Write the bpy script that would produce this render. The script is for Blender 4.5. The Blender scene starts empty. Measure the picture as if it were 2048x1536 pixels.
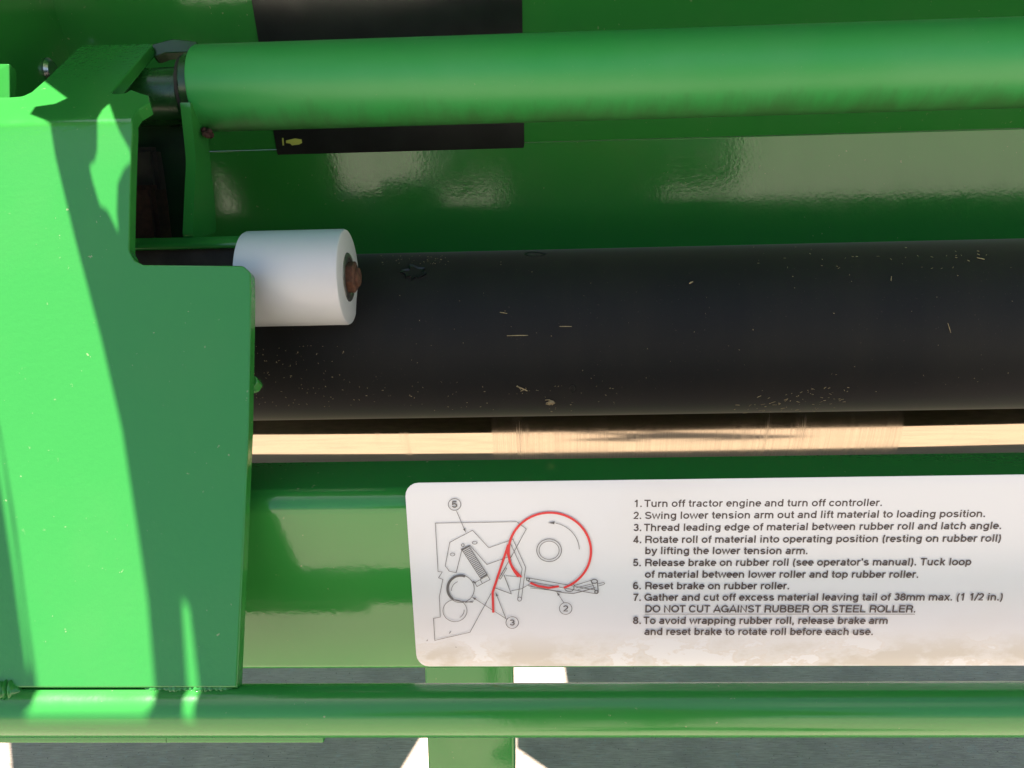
import bpy, bmesh, math, random
from mathutils import Vector, Matrix
random.seed(7)
R_ = math.radians
S = bpy.context.scene
COL = S.collection

# ---------------------------------------------------------------- camera
F = 1650.0; CXP, CYP = 1024.0, 768.0          # focal length / centre in photo pixels (2048 x 1536)
PITCH = R_(14)
CAM = Vector((0, 0, 1.26))
xw = Vector((0.9991, 0.0171, 0.039)).normalized()           # world axes seen in camera axes
zc = Vector((0, math.cos(PITCH), math.sin(PITCH)))
zw = (zc - xw * zc.dot(xw)).normalized()
yw = zw.cross(xw)
RM = Matrix((xw, yw, zw))                                    # camera -> world
cam = bpy.data.cameras.new('camera'); cam.sensor_width = 36; cam.lens = F / 2048 * 36
cam.clip_start = 0.01; cam.clip_end = 3000
co = bpy.data.objects.new('camera', cam); COL.objects.link(co)
co.matrix_world = Matrix.Translation(CAM) @ RM.to_4x4()
S.camera = co

# ---------------------------------------------------------------- sky, sun, exposure
SUN = Vector((-0.20, -0.07, 0.97)).normalized()              # towards the sun
W = bpy.data.worlds.new('World'); S.world = W; W.use_nodes = True
nt = W.node_tree; nt.nodes.clear()
sk = nt.nodes.new('ShaderNodeTexSky'); sk.sky_type = 'NISHITA'; sk.sun_disc = False
sk.dust_density = 1.0; sk.ozone_density = 1.3; sk.sun_elevation = math.asin(SUN.z); sk.sun_rotation = math.atan2(SUN.x, SUN.y)
bg = nt.nodes.new('ShaderNodeBackground'); bg.inputs[1].default_value = 0.046
wo = nt.nodes.new('ShaderNodeOutputWorld')
# scattered cloud added over the whole sky, seeded for reflections in the paint
wc = nt.nodes.new('ShaderNodeTexCoord'); wn = nt.nodes.new('ShaderNodeTexNoise'); wn.inputs['Scale'].default_value = 3.2; wn.inputs['Detail'].default_value = 7
wr_ = nt.nodes.new('ShaderNodeValToRGB'); wr_.color_ramp.elements[0].position = 0.50; wr_.color_ramp.elements[1].position = 0.68
wm = nt.nodes.new('ShaderNodeMix'); wm.data_type = 'RGBA'; wm.inputs[7].default_value = (5.5, 6.0, 6.8, 1)
wn.noise_dimensions = '4D'; wn.inputs['W'].default_value = 3.3
nt.links.new(wc.outputs['Generated'], wn.inputs['Vector']); nt.links.new(wn.outputs['Fac'], wr_.inputs[0])
nt.links.new(wr_.outputs[0], wm.inputs[0]); nt.links.new(sk.outputs[0], wm.inputs[6])
nt.links.new(wm.outputs[2], bg.inputs[0]); nt.links.new(bg.outputs[0], wo.inputs[0])
sl = bpy.data.lights.new('sun', 'SUN'); sl.energy = 5.0; sl.angle = R_(0.5); sl.color = (1, 0.95, 0.86)
so = bpy.data.objects.new('sun', sl); COL.objects.link(so)
so.rotation_euler = SUN.to_track_quat('Z', 'Y').to_euler(); so.location = (0, 0, 6)
S.view_settings.view_transform = 'Standard'; S.view_settings.look = 'None'
S.view_settings.exposure = 2.12; S.view_settings.gamma = 1
S.cycles.max_bounces = 10; S.cycles.diffuse_bounces = 5; S.cycles.glossy_bounces = 5

# ---------------------------------------------------------------- rays and planes
def ray(px, py):
    return RM @ Vector(((px - CXP) / F, -(py - CYP) / F, -1.0))
def at(px, py, d):
    return CAM + ray(px, py) * d
def hit(px, py, P, N):
    r = ray(px, py); return CAM + r * ((P - CAM).dot(N) / r.dot(N))
def prof(py, d):
    p = at(1024, py, d); return Vector((p.y, p.z))
def hit_cyl(px, py, c, r):
    d = ray(px, py); o = CAM
    dy, dz = d.y, d.z; oy, oz = o.y - c[0], o.z - c[1]
    A = dy*dy + dz*dz; B = 2*(oy*dy + oz*dz); Cc = oy*oy + oz*oz - r*r
    t = (-B - math.sqrt(max(B*B - 4*A*Cc, 0))) / (2*A)
    return o + d*t
def nrm(tilt):                                               # plane normal tilted up from the view axis
    e = PITCH + R_(tilt); return Vector((0, -math.cos(e), math.sin(e)))

# ---------------------------------------------------------------- materials
def newmat(name):
    m = bpy.data.materials.new(name); m.use_nodes = True
    return m, m.node_tree, m.node_tree.nodes['Principled BSDF']
def nd(t, typ, **kw):
    n = t.nodes.new(typ)
    for k, v in kw.items(): setattr(n, k, v)
    return n
def noise(t, scale, detail=4, vec=None, rough=0.55):
    n = nd(t, 'ShaderNodeTexNoise'); n.inputs['Scale'].default_value = scale
    n.inputs['Detail'].default_value = detail; n.inputs['Roughness'].default_value = rough
    if vec: t.links.new(vec, n.inputs['Vector'])
    return n.outputs['Fac']
def coords(t, scale=(1, 1, 1)):
    tc = nd(t, 'ShaderNodeTexCoord'); mp = nd(t, 'ShaderNodeMapping'); mp.inputs['Scale'].default_value = scale
    t.links.new(tc.outputs['Object'], mp.inputs['Vector']); return mp.outputs['Vector']
def ramp(t, fac, p0, p1, c0=(0, 0, 0, 1), c1=(1, 1, 1, 1)):
    r = nd(t, 'ShaderNodeValToRGB'); e = r.color_ramp.elements
    e[0].position, e[1].position = p0, p1; e[0].color, e[1].color = c0, c1
    t.links.new(fac, r.inputs[0]); return r.outputs[0]
def mixc(t, fac, a, b):
    n = nd(t, 'ShaderNodeMix', data_type='RGBA')
    if hasattr(fac, 'node'): t.links.new(fac, n.inputs[0])
    else: n.inputs[0].default_value = fac
    for v, i in ((a, 6), (b, 7)):
        if hasattr(v, 'node'): t.links.new(v, n.inputs[i])
        else: n.inputs[i].default_value = (*v, 1)
    return n.outputs[2]
def mathn(t, op, a, b):
    n = nd(t, 'ShaderNodeMath', operation=op)
    for v, i in ((a, 0), (b, 1)):
        if hasattr(v, 'node'): t.links.new(v, n.inputs[i])
        else: n.inputs[i].default_value = v
    return n.outputs[0]
def bump(t, b, h, strength, dist=0.001):
    n = nd(t, 'ShaderNodeBump'); n.inputs['Strength'].default_value = strength; n.inputs['Distance'].default_value = dist
    t.links.new(h, n.inputs['Height']); t.links.new(n.outputs[0], b.inputs['Normal'])

def green(name, base=(0.029, 0.212, 0.037), rough=0.12, peel=0.5, spec=0.65, dust=0.12):
    m, t, b = newmat(name); v = coords(t)
    d = ramp(t, noise(t, 9, 6, v), 0.5, 0.8)
    spk = mathn(t, 'MULTIPLY', ramp(t, noise(t, 260, 2, v), 0.715, 0.74), ramp(t, noise(t, 17, 3, v), 0.5, 0.6))
    c = mixc(t, mathn(t, 'MULTIPLY', d, dust), base, (0.10, 0.22, 0.07))
    c = mixc(t, mathn(t, 'MULTIPLY', spk, 0.6), c, (0.30, 0.32, 0.18))
    t.links.new(c, b.inputs['Base Color'])
    t.links.new(ramp(t, noise(t, 30, 5, v), 0.3, 0.8, (rough*.8,)*3+(1,), (rough*1.5+.03,)*3+(1,)), b.inputs['Roughness'])
    b.inputs['Specular IOR Level'].default_value = spec
    h = mathn(t, 'ADD', noise(t, 260, 2, v), mathn(t, 'MULTIPLY', noise(t, 60, 2, v), 0.5))
    bump(t, b, h, peel, 0.00022)
    return m
G_PLATE = green('green_gloss_paint', peel=0.55)
G_PANEL = green('green_panel_paint', rough=0.09, peel=0.35)
G_PIPE = green('green_pipe_paint', rough=0.16, peel=0.3)
G_BOX = green('green_box_paint', rough=0.10, peel=0.32)
G_SHADED = green('shaded_green_paint', base=(.010, .055, .012), rough=.22, peel=.4)  # green darkened to carry the shade around the tube end

def tube_paint():
    m, t, b = newmat('green_worn_paint'); v = coords(t)
    vs = coords(t, (1, 0.12, 0.12))
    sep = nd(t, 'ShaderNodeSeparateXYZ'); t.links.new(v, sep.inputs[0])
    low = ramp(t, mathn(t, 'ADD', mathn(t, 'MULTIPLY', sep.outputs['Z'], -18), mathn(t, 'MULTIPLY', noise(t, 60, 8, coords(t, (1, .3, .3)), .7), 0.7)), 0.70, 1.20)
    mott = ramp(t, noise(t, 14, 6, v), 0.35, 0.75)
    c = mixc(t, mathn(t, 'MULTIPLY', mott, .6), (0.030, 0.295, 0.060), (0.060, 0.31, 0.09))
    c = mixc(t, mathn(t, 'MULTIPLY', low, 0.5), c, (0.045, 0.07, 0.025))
    spk = ramp(t, noise(t, 500, 2, v), 0.72, 0.78)
    c = mixc(t, mathn(t, 'MULTIPLY', spk, 0.3), c, (0.3, 0.33, 0.2))
    t.links.new(c, b.inputs['Base Color'])
    b.inputs['Roughness'].default_value = 0.42
    bump(t, b, noise(t, 300, 3, v), 0.25, 0.0002)
    return m
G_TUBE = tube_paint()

def rubber():
    m, t, b = newmat('black_rubber'); v = coords(t); vs = coords(t, (1, 0.25, 0.25))
    dustm = ramp(t, noise(t, 22, 7, vs), 0.42, 0.78)
    spk = ramp(t, noise(t, 700, 2, v), 0.70, 0.76)
    c = mixc(t, mathn(t, 'MULTIPLY', dustm, 0.45), (0.005, 0.0055, 0.007), (0.016, 0.0145, 0.012))
    c = mixc(t, mathn(t, 'MULTIPLY', spk, 0.28), c, (0.16, 0.13, 0.09))
    t.links.new(c, b.inputs['Base Color'])
    b.inputs['Roughness'].default_value = 0.66; b.inputs['Specular IOR Level'].default_value = 0.24
    b.inputs['Sheen Weight'].default_value = 0.20; b.inputs['Sheen Roughness'].default_value = 0.4
    b.inputs['Sheen Tint'].default_value = (0.9, 0.8, 0.65, 1)
    bump(t, b, noise(t, 900, 3, v), 0.25, 0.0002)
    return m
RUBBER = rubber()

def steel():
    m, t, b = newmat('polished_steel'); v = coords(t)
    fine = noise(t, 1, 3, coords(t, (1700, 12, 12))); wide = noise(t, 1, 4, coords(t, (55, 6, 6)))
    sep = nd(t, 'ShaderNodeSeparateXYZ'); t.links.new(v, sep.inputs[0])
    x = sep.outputs['X']
    band = mathn(t, 'MULTIPLY', mathn(t, 'GREATER_THAN', x, -0.236), mathn(t, 'LESS_THAN', x, 0.150))
    stain = ramp(t, wide, 0.60, 0.74)
    sc = ramp(t, fine, 0.40, 0.72)
    dark = mathn(t, 'ADD', mathn(t, 'MULTIPLY', mathn(t, 'MULTIPLY', sc, band), 0.36), mathn(t, 'MULTIPLY', stain, 0.20))
    c = mixc(t, dark, (0.43, 0.375, 0.285), (0.20, 0.17, 0.135))
    t.links.new(c, b.inputs['Base Color']); b.inputs['Metallic'].default_value = 1
    r = mathn(t, 'ADD', mathn(t, 'MULTIPLY', mathn(t, 'MULTIPLY', band, ramp(t, fine, .3, .7)), 0.18), mathn(t, 'MULTIPLY', stain, 0.10))
    t.links.new(mathn(t, 'ADD', r, 0.07), b.inputs['Roughness'])
    bump(t, b, fine, 0.06, 0.0001)
    return m
STEEL = steel()

def plain(name, col, rough=0.4, metal=0.0, var=0.15, scale=60, bstr=0.15, spec=0.5, **kw):
    m, t, b = newmat(name); v = coords(t)
    c = mixc(t, ramp(t, noise(t, scale, 6, v), 0.3, 0.75), tuple(x*(1-var) for x in col), tuple(min(1, x*(1+var)) for x in col))
    t.links.new(c, b.inputs['Base Color']); b.inputs['Roughness'].default_value = rough
    b.inputs['Metallic'].default_value = metal; b.inputs['Specular IOR Level'].default_value = spec
    for k, val in kw.items(): b.inputs[k.replace('_', ' ')].default_value = val
    if bstr: bump(t, b, noise(t, scale*6, 3, v), bstr, 0.0003)
    return m
WHITE = plain('white_nylon', (0.52, 0.535, 0.56), 0.38, var=0.02, scale=25, bstr=0.05)
WHITE.node_tree.nodes['Principled BSDF'].inputs['Subsurface Weight'].default_value = 0.25
WHITE.node_tree.nodes['Principled BSDF'].inputs['Subsurface Radius'].default_value = (0.006, 0.006, 0.005)
RUST = plain('rusty_steel', (0.085, 0.036, 0.02), 0.85, var=0.5, scale=220, bstr=0.8)
WASH = plain('grey_washer_steel', (0.30, 0.30, 0.28), 0.38, 0.9, var=0.3, scale=150)
BOLTM = plain('zinc_bolt', (0.55, 0.57, 0.6), 0.25, 1.0, var=0.2)
DARKM = plain('dirty_steel_and_shade', (0.025, 0.022, 0.018), 0.8, var=0.5)  # also colours the unlit void below the roller bracket
STRAWM = plain('dry_straw', (0.34, 0.27, 0.15), 0.8, var=0.4, scale=300)
INK = plain('black_print', (0.05, 0.038, 0.042), 0.45, var=0.1, bstr=0)
INKG = plain('grey_print', (0.10, 0.10, 0.11), 0.45, var=0.1, bstr=0)
REDI = plain('red_print', (0.62, 0.028, 0.035), 0.4, var=0.05, bstr=0)
YEL = plain('yellow_reflection', (0.50, 0.56, 0.12), 0.3, var=0.03, bstr=0)  # colour of the reflection painted on the black decal
BLACKD = plain('black_decal_film', (0.018, 0.020, 0.020), 0.22, var=0.2, scale=30, bstr=0.1)

def decal_mat():
    m, t, b = newmat('white_decal_film'); v = coords(t)
    sep = nd(t, 'ShaderNodeSeparateXYZ'); t.links.new(v, sep.inputs[0])
    # water stains along the lower edge: edge height varies along x
    zz = mathn(t, 'MULTIPLY', sep.outputs['Z'], -1)
    low = ramp(t, mathn(t, 'ADD', mathn(t, 'SUBTRACT', zz, DECAL_Z), 0.05), 0.020, 0.040)
    cl = noise(t, 30, 8, coords(t, (.55, 1, 1)), 0.62)
    st = mathn(t, 'MULTIPLY', ramp(t, cl, 0.45, 0.58), low); rim = mathn(t, 'MULTIPLY', mathn(t, 'MULTIPLY', ramp(t, cl, 0.45, 0.47), ramp(t, cl, 0.475, 0.50, (1, 1, 1, 1), (0, 0, 0, 1))), low)
    c = mixc(t, mathn(t, 'MULTIPLY', st, 0.48), (0.640, 0.675, 0.720), (0.33, 0.28, 0.18))
    c = mixc(t, mathn(t, 'MULTIPLY', rim, 0.22), c, (0.40, 0.28, 0.13))
    sm = ramp(t, noise(t, 11, 5, v), 0.5, 0.8)
    c = mixc(t, mathn(t, 'MULTIPLY', sm, 0.14), c, (0.5, 0.44, 0.34))
    t.links.new(c, b.inputs['Base Color']); b.inputs['Roughness'].default_value = 0.3
    bump(t, b, noise(t, 45, 2, v), 0.12, 0.0003)
    return m

def concrete():
    m, t, b = newmat('brushed_concrete'); v = coords(t)
    st = noise(t, 1, 5, coords(t, (25, 330, 1)), 0.7); bl = noise(t, 7, 6, v); pit = noise(t, 160, 3, v)
    c = mixc(t, ramp(t, st, 0.30, 0.68), (0.27, 0.205, 0.165), (0.54, 0.425, 0.345))
    c = mixc(t, mathn(t, 'MULTIPLY', ramp(t, bl, 0.45, 0.75), 0.5), c, (0.21, 0.165, 0.145))
    c = mixc(t, ramp(t, pit, 0.66, 0.71), c, (0.04, 0.036, 0.032)); c = mixc(t, ramp(t, noise(t, 110, 4, v), 0.62, 0.70), c, (0.36, 0.33, 0.29))
    c = mixc(t, mathn(t, 'MULTIPLY', ramp(t, noise(t, 24, 5, v), 0.62, 0.7), 0.3), c, (0.42, 0.40, 0.37))
    t.links.new(c, b.inputs['Base Color']); b.inputs['Roughness'].default_value = 0.85
    bump(t, b, mathn(t, 'ADD', st, mathn(t, 'MULTIPLY', pit, .6)), 0.5, 0.002)
    return m
CONC = concrete()
GRAV = plain('beige_gravel', (0.33, 0.30, 0.24), 0.95, var=0.25, scale=12, bstr=0.6)

# ---------------------------------------------------------------- object helpers
def empty(name, loc, label, cat, group=None):
    o = bpy.data.objects.new(name, None); COL.objects.link(o); o.location = loc; o.empty_display_size = 0.05
    o['label'] = label; o['category'] = cat
    if group: o['group'] = group
    return o
def link(name, bm, mat, parent=None, smooth=35, label=None):
    """bm holds world coordinates; the object sits at its parent's base (or at its own centre)."""
    bmesh.ops.remove_doubles(bm, verts=bm.verts, dist=1e-6)
    bmesh.ops.recalc_face_normals(bm, faces=bm.faces)
    me = bpy.data.meshes.new(name)
    if parent: base = world_base(parent)
    else:
        base = sum((v.co for v in bm.verts), Vector()) / max(1, len(bm.verts))
    bm.transform(Matrix.Translation(-base)); bm.to_mesh(me); bm.free()
    me.materials.append(mat)
    if smooth: 
        for p in me.polygons: p.use_smooth = True
        me.set_sharp_from_angle(angle=R_(smooth))
    o = bpy.data.objects.new(name, me); COL.objects.link(o)
    if parent: o.parent = parent
    else: o.location = base
    if label: o['label'] = label
    return o
def world_base(o):
    p = Vector(o.location)
    while o.parent: o = o.parent; p += Vector(o.location)
    return p
def tag(o, label, cat, group=None):
    o['label'] = label; o['category'] = cat
    if group: o['group'] = group
    return o
def fillet(pts, rad, closed=True, seg=5):
    """round the corners of a 2-D polyline; rad = number or list"""
    n = len(pts); out = []
    for i, p in enumerate(pts):
        r = rad[i] if isinstance(rad, (list, tuple)) else rad
        p = Vector(p)
        if (not closed and i in (0, n-1)) or r <= 0: out.append(p); continue
        a = Vector(pts[i-1]) - p; c = Vector(pts[(i+1) % n]) - p
        la, lc = a.length, c.length
        if la < 1e-9 or lc < 1e-9: out.append(p); continue
        a /= la; c /= lc
        ang = a.angle(c)
        if ang > 3.10: out.append(p); continue
        tl = min(r / math.tan(ang/2), la*.48, lc*.48); rr = tl*math.tan(ang/2)
        cen = p + (a + c).normalized() * (rr / math.sin(ang/2))
        s0 = (p + a*tl) - cen; s1 = (p + c*tl) - cen
        tot = s0.angle(s1); cr = s0.x*s1.y - s0.y*s1.x; sg = 1 if cr > 0 else -1
        for k in range(seg+1):
            q = sg*tot*k/seg
            out.append(cen + Vector((s0.x*math.cos(q) - s0.y*math.sin(q), s0.x*math.sin(q) + s0.y*math.cos(q))))
    return out
def prism_x(loop, x0, x1, bm=None):
    bm = bm or bmesh.new()
    a = [bm.verts.new((x0, p[0], p[1])) for p in loop]; b = [bm.verts.new((x1, p[0], p[1])) for p in loop]
    n = len(loop)
    for i in range(n): bm.faces.new((a[i], a[(i+1) % n], b[(i+1) % n], b[i]))
    bm.faces.new(a[::-1]); bm.faces.new(b)
    return bm
def sheet_loop(line, th):
    """closed outline of a sheet of thickness th that follows an open 2-D line (thickness to its right)"""
    n = len(line); off = []
    for i in range(n):
        d = Vector((0, 0))
        if i > 0: d += (line[i] - line[i-1]).normalized()
        if i < n-1: d += (line[i+1] - line[i]).normalized()
        d.normalize(); off.append(line[i] + Vector((d.y, -d.x))*th)
    return list(line) + off[::-1]
def lathe_x(c, prof_, seg=96, bm=None, ecc=1):
    bm = bm or bmesh.new(); rings = []
    for x, r in prof_:
        if r <= 1e-9: rings.append([bm.verts.new((x, c[0], c[1]))])
        else: rings.append([bm.verts.new((x, c[0] + r*math.cos(2*math.pi*k/seg), c[1] + r*math.sin(2*math.pi*k/seg))) for k in range(seg)])
    for A, B in zip(rings, rings[1:]):
        for k in range(seg):
            k2 = (k+1) % seg
            q = [A[k % len(A)]] + ([A[k2]] if len(A) > 1 else []) + ([B[k2]] if len(B) > 1 else []) + [B[k % len(B)]]
            bm.faces.new(q)
    return bm
def flat(loops, th, bevel=0.0006):
    """plate in (a,b,t) space: outline(s) filled with holes, thickness th, edges rounded; t from -th to 0"""
    cu = bpy.data.curves.new('flat', 'CURVE'); cu.dimensions = '2D'; cu.fill_mode = 'BOTH'
    cu.extrude = th/2 - bevel; cu.bevel_depth = bevel; cu.bevel_resolution = 2; cu.offset = -bevel
    for lp in loops:
        sp = cu.splines.new('POLY'); sp.points.add(len(lp)-1); sp.use_cyclic_u = True
        for i, p in enumerate(lp): sp.points[i].co = (p[0], p[1], 0, 1)
    o = bpy.data.objects.new('flat', cu); COL.objects.link(o)
    dg = bpy.context.evaluated_depsgraph_get(); dg.update()
    me = o.evaluated_get(dg).to_mesh(); bm = bmesh.new(); bm.from_mesh(me)
    o.evaluated_get(dg).to_mesh_clear(); bpy.data.objects.remove(o); bpy.data.curves.remove(cu)
    bmesh.ops.remove_doubles(bm, verts=bm.verts, dist=1e-6)
    for v in bm.verts: v.co.z -= th/2
    return bm
def plane_axes(P, N):
    A = Vector((1, 0, 0)); B = N.cross(A).normalized()       # A right, B up the plane
    return A, B
def plate(px_loops, P, N, th, bevel=0.0008, rad=0.0):
    """a flat plate whose outline is given where it was sighted on the plane (P, N)"""
    A, B = plane_axes(P, N); loops = []
    for lp in px_loops:
        q = []
        for p in lp:
            h = hit(p[0], p[1], P, N) - P; q.append((h.dot(A), h.dot(B)))
        loops.append(fillet(q, rad) if rad else q)
    bm = flat(loops, th, bevel)
    M = Matrix((( A.x, B.x, N.x, P.x), (A.y, B.y, N.y, P.y), (A.z, B.z, N.z, P.z), (0, 0, 0, 1)))
    bm.transform(M); return bm
def box(bm, c, s, rot=None):
    M = Matrix.Translation(c) @ (rot.to_4x4() if rot else Matrix.Identity(4)) @ Matrix.Diagonal((*s, 1))
    bmesh.ops.create_cube(bm, size=1, matrix=M); return bm

# ---------------------------------------------------------------- ground
bm = bmesh.new(); bmesh.ops.create_grid(bm, x_segments=1, y_segments=1, size=900)
g = link('ground', bm, GRAV, smooth=0); g.location.z = -0.06; g['kind'] = 'structure'
bm = bmesh.new(); box(bm, Vector((0, 0.9, -0.05)), (9, 5.0, 0.1))
g = link('concrete_floor', bm, CONC, smooth=0); g['kind'] = 'structure'

# ---------------------------------------------------------------- positions of the main parts
XL, XR = -0.62, 0.80
pipe_c = prof(1420, 0.525); pipe_r = 0.0163
N_MAIN, N_UP = nrm(11), nrm(47)
P_MAIN = at(400, 1376, 0.5265)                                # face of the tall side plate
bend_p = hit(160, 240, P_MAIN, N_MAIN); P_UP = bend_p
N_PAN = nrm(-18)
P_PAN = at(1024, 985, 0.560)
tube_c = prof(158, 0.70); tube_r = 0.0356
white_c = prof(547, 0.626); white_r = 0.0364
rub_c = prof(668, 0.718); rub_r = 0.0718
stl_c = prof(809, 0.850); stl_r = 0.068
print('gaps', (Vector(white_c)-Vector(rub_c)).length - white_r - rub_r, (Vector(stl_c)-Vector(rub_c)).length - stl_r - rub_r)

# ---------------------------------------------------------------- material box: back wall, bent tray, left wall
P_BW = at(1024, 288, 0.875); N_BW = nrm(-33)
P_TR = P_BW; N_TR = nrm(-17)
def yz(p): return Vector((p.y, p.z))
wall_top = yz(hit(1024, -260, P_BW, N_BW)); bendp = yz(P_BW); tray_low = yz(hit(1024, 640, P_TR, N_TR))
XBL = at(118, 0, 0.82).x
mbx = empty('material_box', Vector((0.1, bendp.x, tray_low.y)), 'green sheet metal box behind the rollers, with a dark decal on its back wall', 'storage box')
line = fillet([wall_top, bendp], 0, closed=False)
link('back_wall', prism_x(sheet_loop([wall_top, bendp + (wall_top-bendp).normalized()*0.0015], -0.003), XBL, XR+.1), G_BOX, mbx)
link('tray', prism_x(sheet_loop(fillet([bendp + (wall_top-bendp).normalized()*0.0009, bendp, tray_low, tray_low + Vector((-0.01, -0.42))], [0, .002, .01, 0], closed=False), -0.003), XBL, XR+.1), G_BOX, mbx)
link('side_wall', prism_x([Vector((.585, wall_top.y-.02)), wall_top, bendp, tray_low, Vector((.60, tray_low.y)), Vector((.585, 1.2))], XBL-.003, XBL), G_BOX, mbx)
dec = plate([fillet([(493, -60), (1043, -70), (1049, 304), (556, 318)], 16)], P_BW + N_BW*0.0012, N_BW, 0.0009, 0.0002)
bd = link('warning_decal', dec, BLACKD, mbx, label='dark glossy decal on the back wall, mostly hidden by the tube')
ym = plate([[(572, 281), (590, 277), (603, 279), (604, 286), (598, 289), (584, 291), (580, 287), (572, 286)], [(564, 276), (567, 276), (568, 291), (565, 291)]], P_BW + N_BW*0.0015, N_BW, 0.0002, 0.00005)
link('painted_reflection', ym, YEL, bd)  # sunlit reflection painted as a flat yellow shape

# ---------------------------------------------------------------- rollers
def roller(name, c, r, x0, x1, mat, label, cat, partname, edge=0.002):
    e = empty(name, Vector(((x0+x1)/2, c[0], c[1])), label, cat)
    link(partname, lathe_x(c, [(x0, 0), (x0, r-edge), (x0+edge*.3, r-edge*.3), (x0+edge, r), (x1-edge, r), (x1-edge*.3, r-edge*.3), (x1, r-edge), (x1, 0)], 128), mat, e)
    return e
rr = roller('rubber_roller', rub_c, rub_r, -0.44, XR, RUBBER, 'thick black rubber roller running across the middle behind the white roller', 'roller', 'rubber_sleeve')
link('shaft', lathe_x(rub_c, [(-0.53, 0), (-0.53, 0.0125), (-0.4405, 0.0125), (-0.4405, 0)], 32), DARKM, rr)
sr = roller('steel_roller', stl_c, stl_r, -0.43, XR, STEEL, 'shiny steel roller showing as a bright strip below the black rubber roller', 'roller', 'steel_sleeve', 0.0015)
link('shaft', lathe_x(stl_c, [(-0.53, 0), (-0.53, 0.0105), (-0.4305, 0.0105), (-0.4305, 0)], 32), DARKM, sr)
# nick and pits in the rubber
def surf_patch(pxs, c, r, lift):
    bm = bmesh.new(); ring = []
    for p in pxs:
        h = hit_cyl(p[0], p[1], c, r); n = Vector((0, h.y-c[0], h.z-c[1])).normalized()
        ring.append(h + n*lift)
    cen = sum(ring, Vector())/len(ring)
    n = Vector((0, cen.y-c[0], cen.z-c[1])).normalized()
    top = [bm.verts.new(p) for p in ring]; inn = [bm.verts.new(cen + (p-cen)*.6 - n*lift*1.6) for p in ring]
    low = [bm.verts.new(p - n*lift*3) for p in ring]; cv = bm.verts.new(cen - n*lift*1.7)
    m = len(ring)
    for i in range(m):
        j = (i+1) % m
        bm.faces.new((low[i], low[j], top[j], top[i])); bm.faces.new((top[i], top[j], inn[j], inn[i])); bm.faces.new((inn[i], inn[j], cv))
    return bm
def blob(cx, cy, rx, ry, n=14, j=.35):
    return [(cx + rx*math.cos(6.283*k/n)*(1+random.uniform(-j, j)), cy + ry*math.sin(6.283*k/n)*(1+random.uniform(-j, j))) for k in range(n)]
RUBD = plain('torn_rubber', (0.006, 0.006, 0.007), 0.3, var=.3, scale=400, bstr=.5)
link('nick', surf_patch(blob(830, 545, 22, 14, 20, .4), rub_c, rub_r, 0.0011), RUBD, rr, label='torn nick near the white roller')
link('nick', surf_patch(blob(1145, 777, 6, 7, 10, .15), rub_c, rub_r, 0.0004), RUBD, rr)
link('nick', surf_patch(blob(1069, 509, 19, 5, 12, .2), rub_c, rub_r, 0.0004), RUBD, rr)

# white nylon guide roller with washer and rusty bolt
Xw0, Xw1 = at(488, 470, 0.624).x, at(692, 470, 0.624).x
wr = empty('guide_roller', Vector(((Xw0+Xw1)/2, white_c[0], white_c[1])), 'short white plastic roller with a rusty bolt in its end', 'roller')
e = 0.0022
link('roller_body', lathe_x(white_c, [(Xw0, 0.008), (Xw0, white_r-e), (Xw0+e*.3, white_r-e*.3), (Xw0+e, white_r), (Xw1-e, white_r), (Xw1-e*.3, white_r-e*.3), (Xw1, white_r-e), (Xw1, .0188), (Xw1-.003, .0186), (Xw1-.003, 0.008)], 128), WHITE, wr)
link('washer', lathe_x(white_c, [(Xw1-.0028, 0), (Xw1-.0028, .0184), (Xw1+.0004, .0184), (Xw1+.0009, .0176), (Xw1+.0009, .0152), (Xw1-.0004, .0148), (Xw1-.0004, .0075), (Xw1-.0004, 0)], 64), WASH, wr)
bm = bmesh.new()
hexr = lambda r, x: [bm.verts.new((x, white_c[0] + r*math.cos(R_(60*k+12)), white_c[1] + r*math.sin(R_(60*k+12)))) for k in range(6)]
A = hexr(.0120, Xw1-.0003); B = hexr(.0122, Xw1+.0048); C_ = hexr(.0108, Xw1+.0060)
for P_, Q in ((A, B), (B, C_)):
    for k in range(6): bm.faces.new((P_[k], P_[(k+1) % 6], Q[(k+1) % 6], Q[k]))
bm.faces.new(C_); bm.faces.new(A[::-1])
lathe_x(white_c, [(Xw1+.0059, .0072), (Xw1+.0080, .0070), (Xw1+.0086, .0058), (Xw1+.0086, 0)], 20, bm)
link('bolt', bm, RUST, wr)
link('shaft', lathe_x(white_c, [(Xw0-.03, 0), (Xw0-.03, .0085), (Xw0-.004, .0085), (Xw0-.004, .0145), (Xw0-.0005, .0145), (Xw0-.0005, 0)], 32), BOLTM, wr)

# upper green tube
Xt0 = at(392, 165, 0.70).x
tt = empty('tension_tube', Vector((0.1, tube_c[0], tube_c[1])), 'long round green tube across the top with a worn satin surface', 'tube')
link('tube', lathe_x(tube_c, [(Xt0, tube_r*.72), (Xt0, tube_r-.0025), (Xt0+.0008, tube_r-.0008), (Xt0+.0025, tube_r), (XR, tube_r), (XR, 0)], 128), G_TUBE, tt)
link('end_collar', lathe_x(tube_c, [(Xt0-.0085, .0150), (Xt0-.0085, .0285), (Xt0-.0075, .0295), (Xt0-.0005, .0295), (Xt0-.0005, .0150)], 64), G_SHADED, tt)
link('seal_ring', lathe_x(tube_c, [(Xt0-.0118, .0150), (Xt0-.0118, .0275), (Xt0-.0087, .0275), (Xt0-.0087, .0150)], 64), DARKM, tt)
stub_c = tube_c + Vector((0, -.006))
link('stub_shaft', lathe_x(stub_c, [(Xt0-.075, 0), (Xt0-.075, .0235), (Xt0-.0135, .0245), (Xt0-.0122, .0235), (Xt0-.0122, 0)], 48), G_SHADED, tt)

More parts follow.
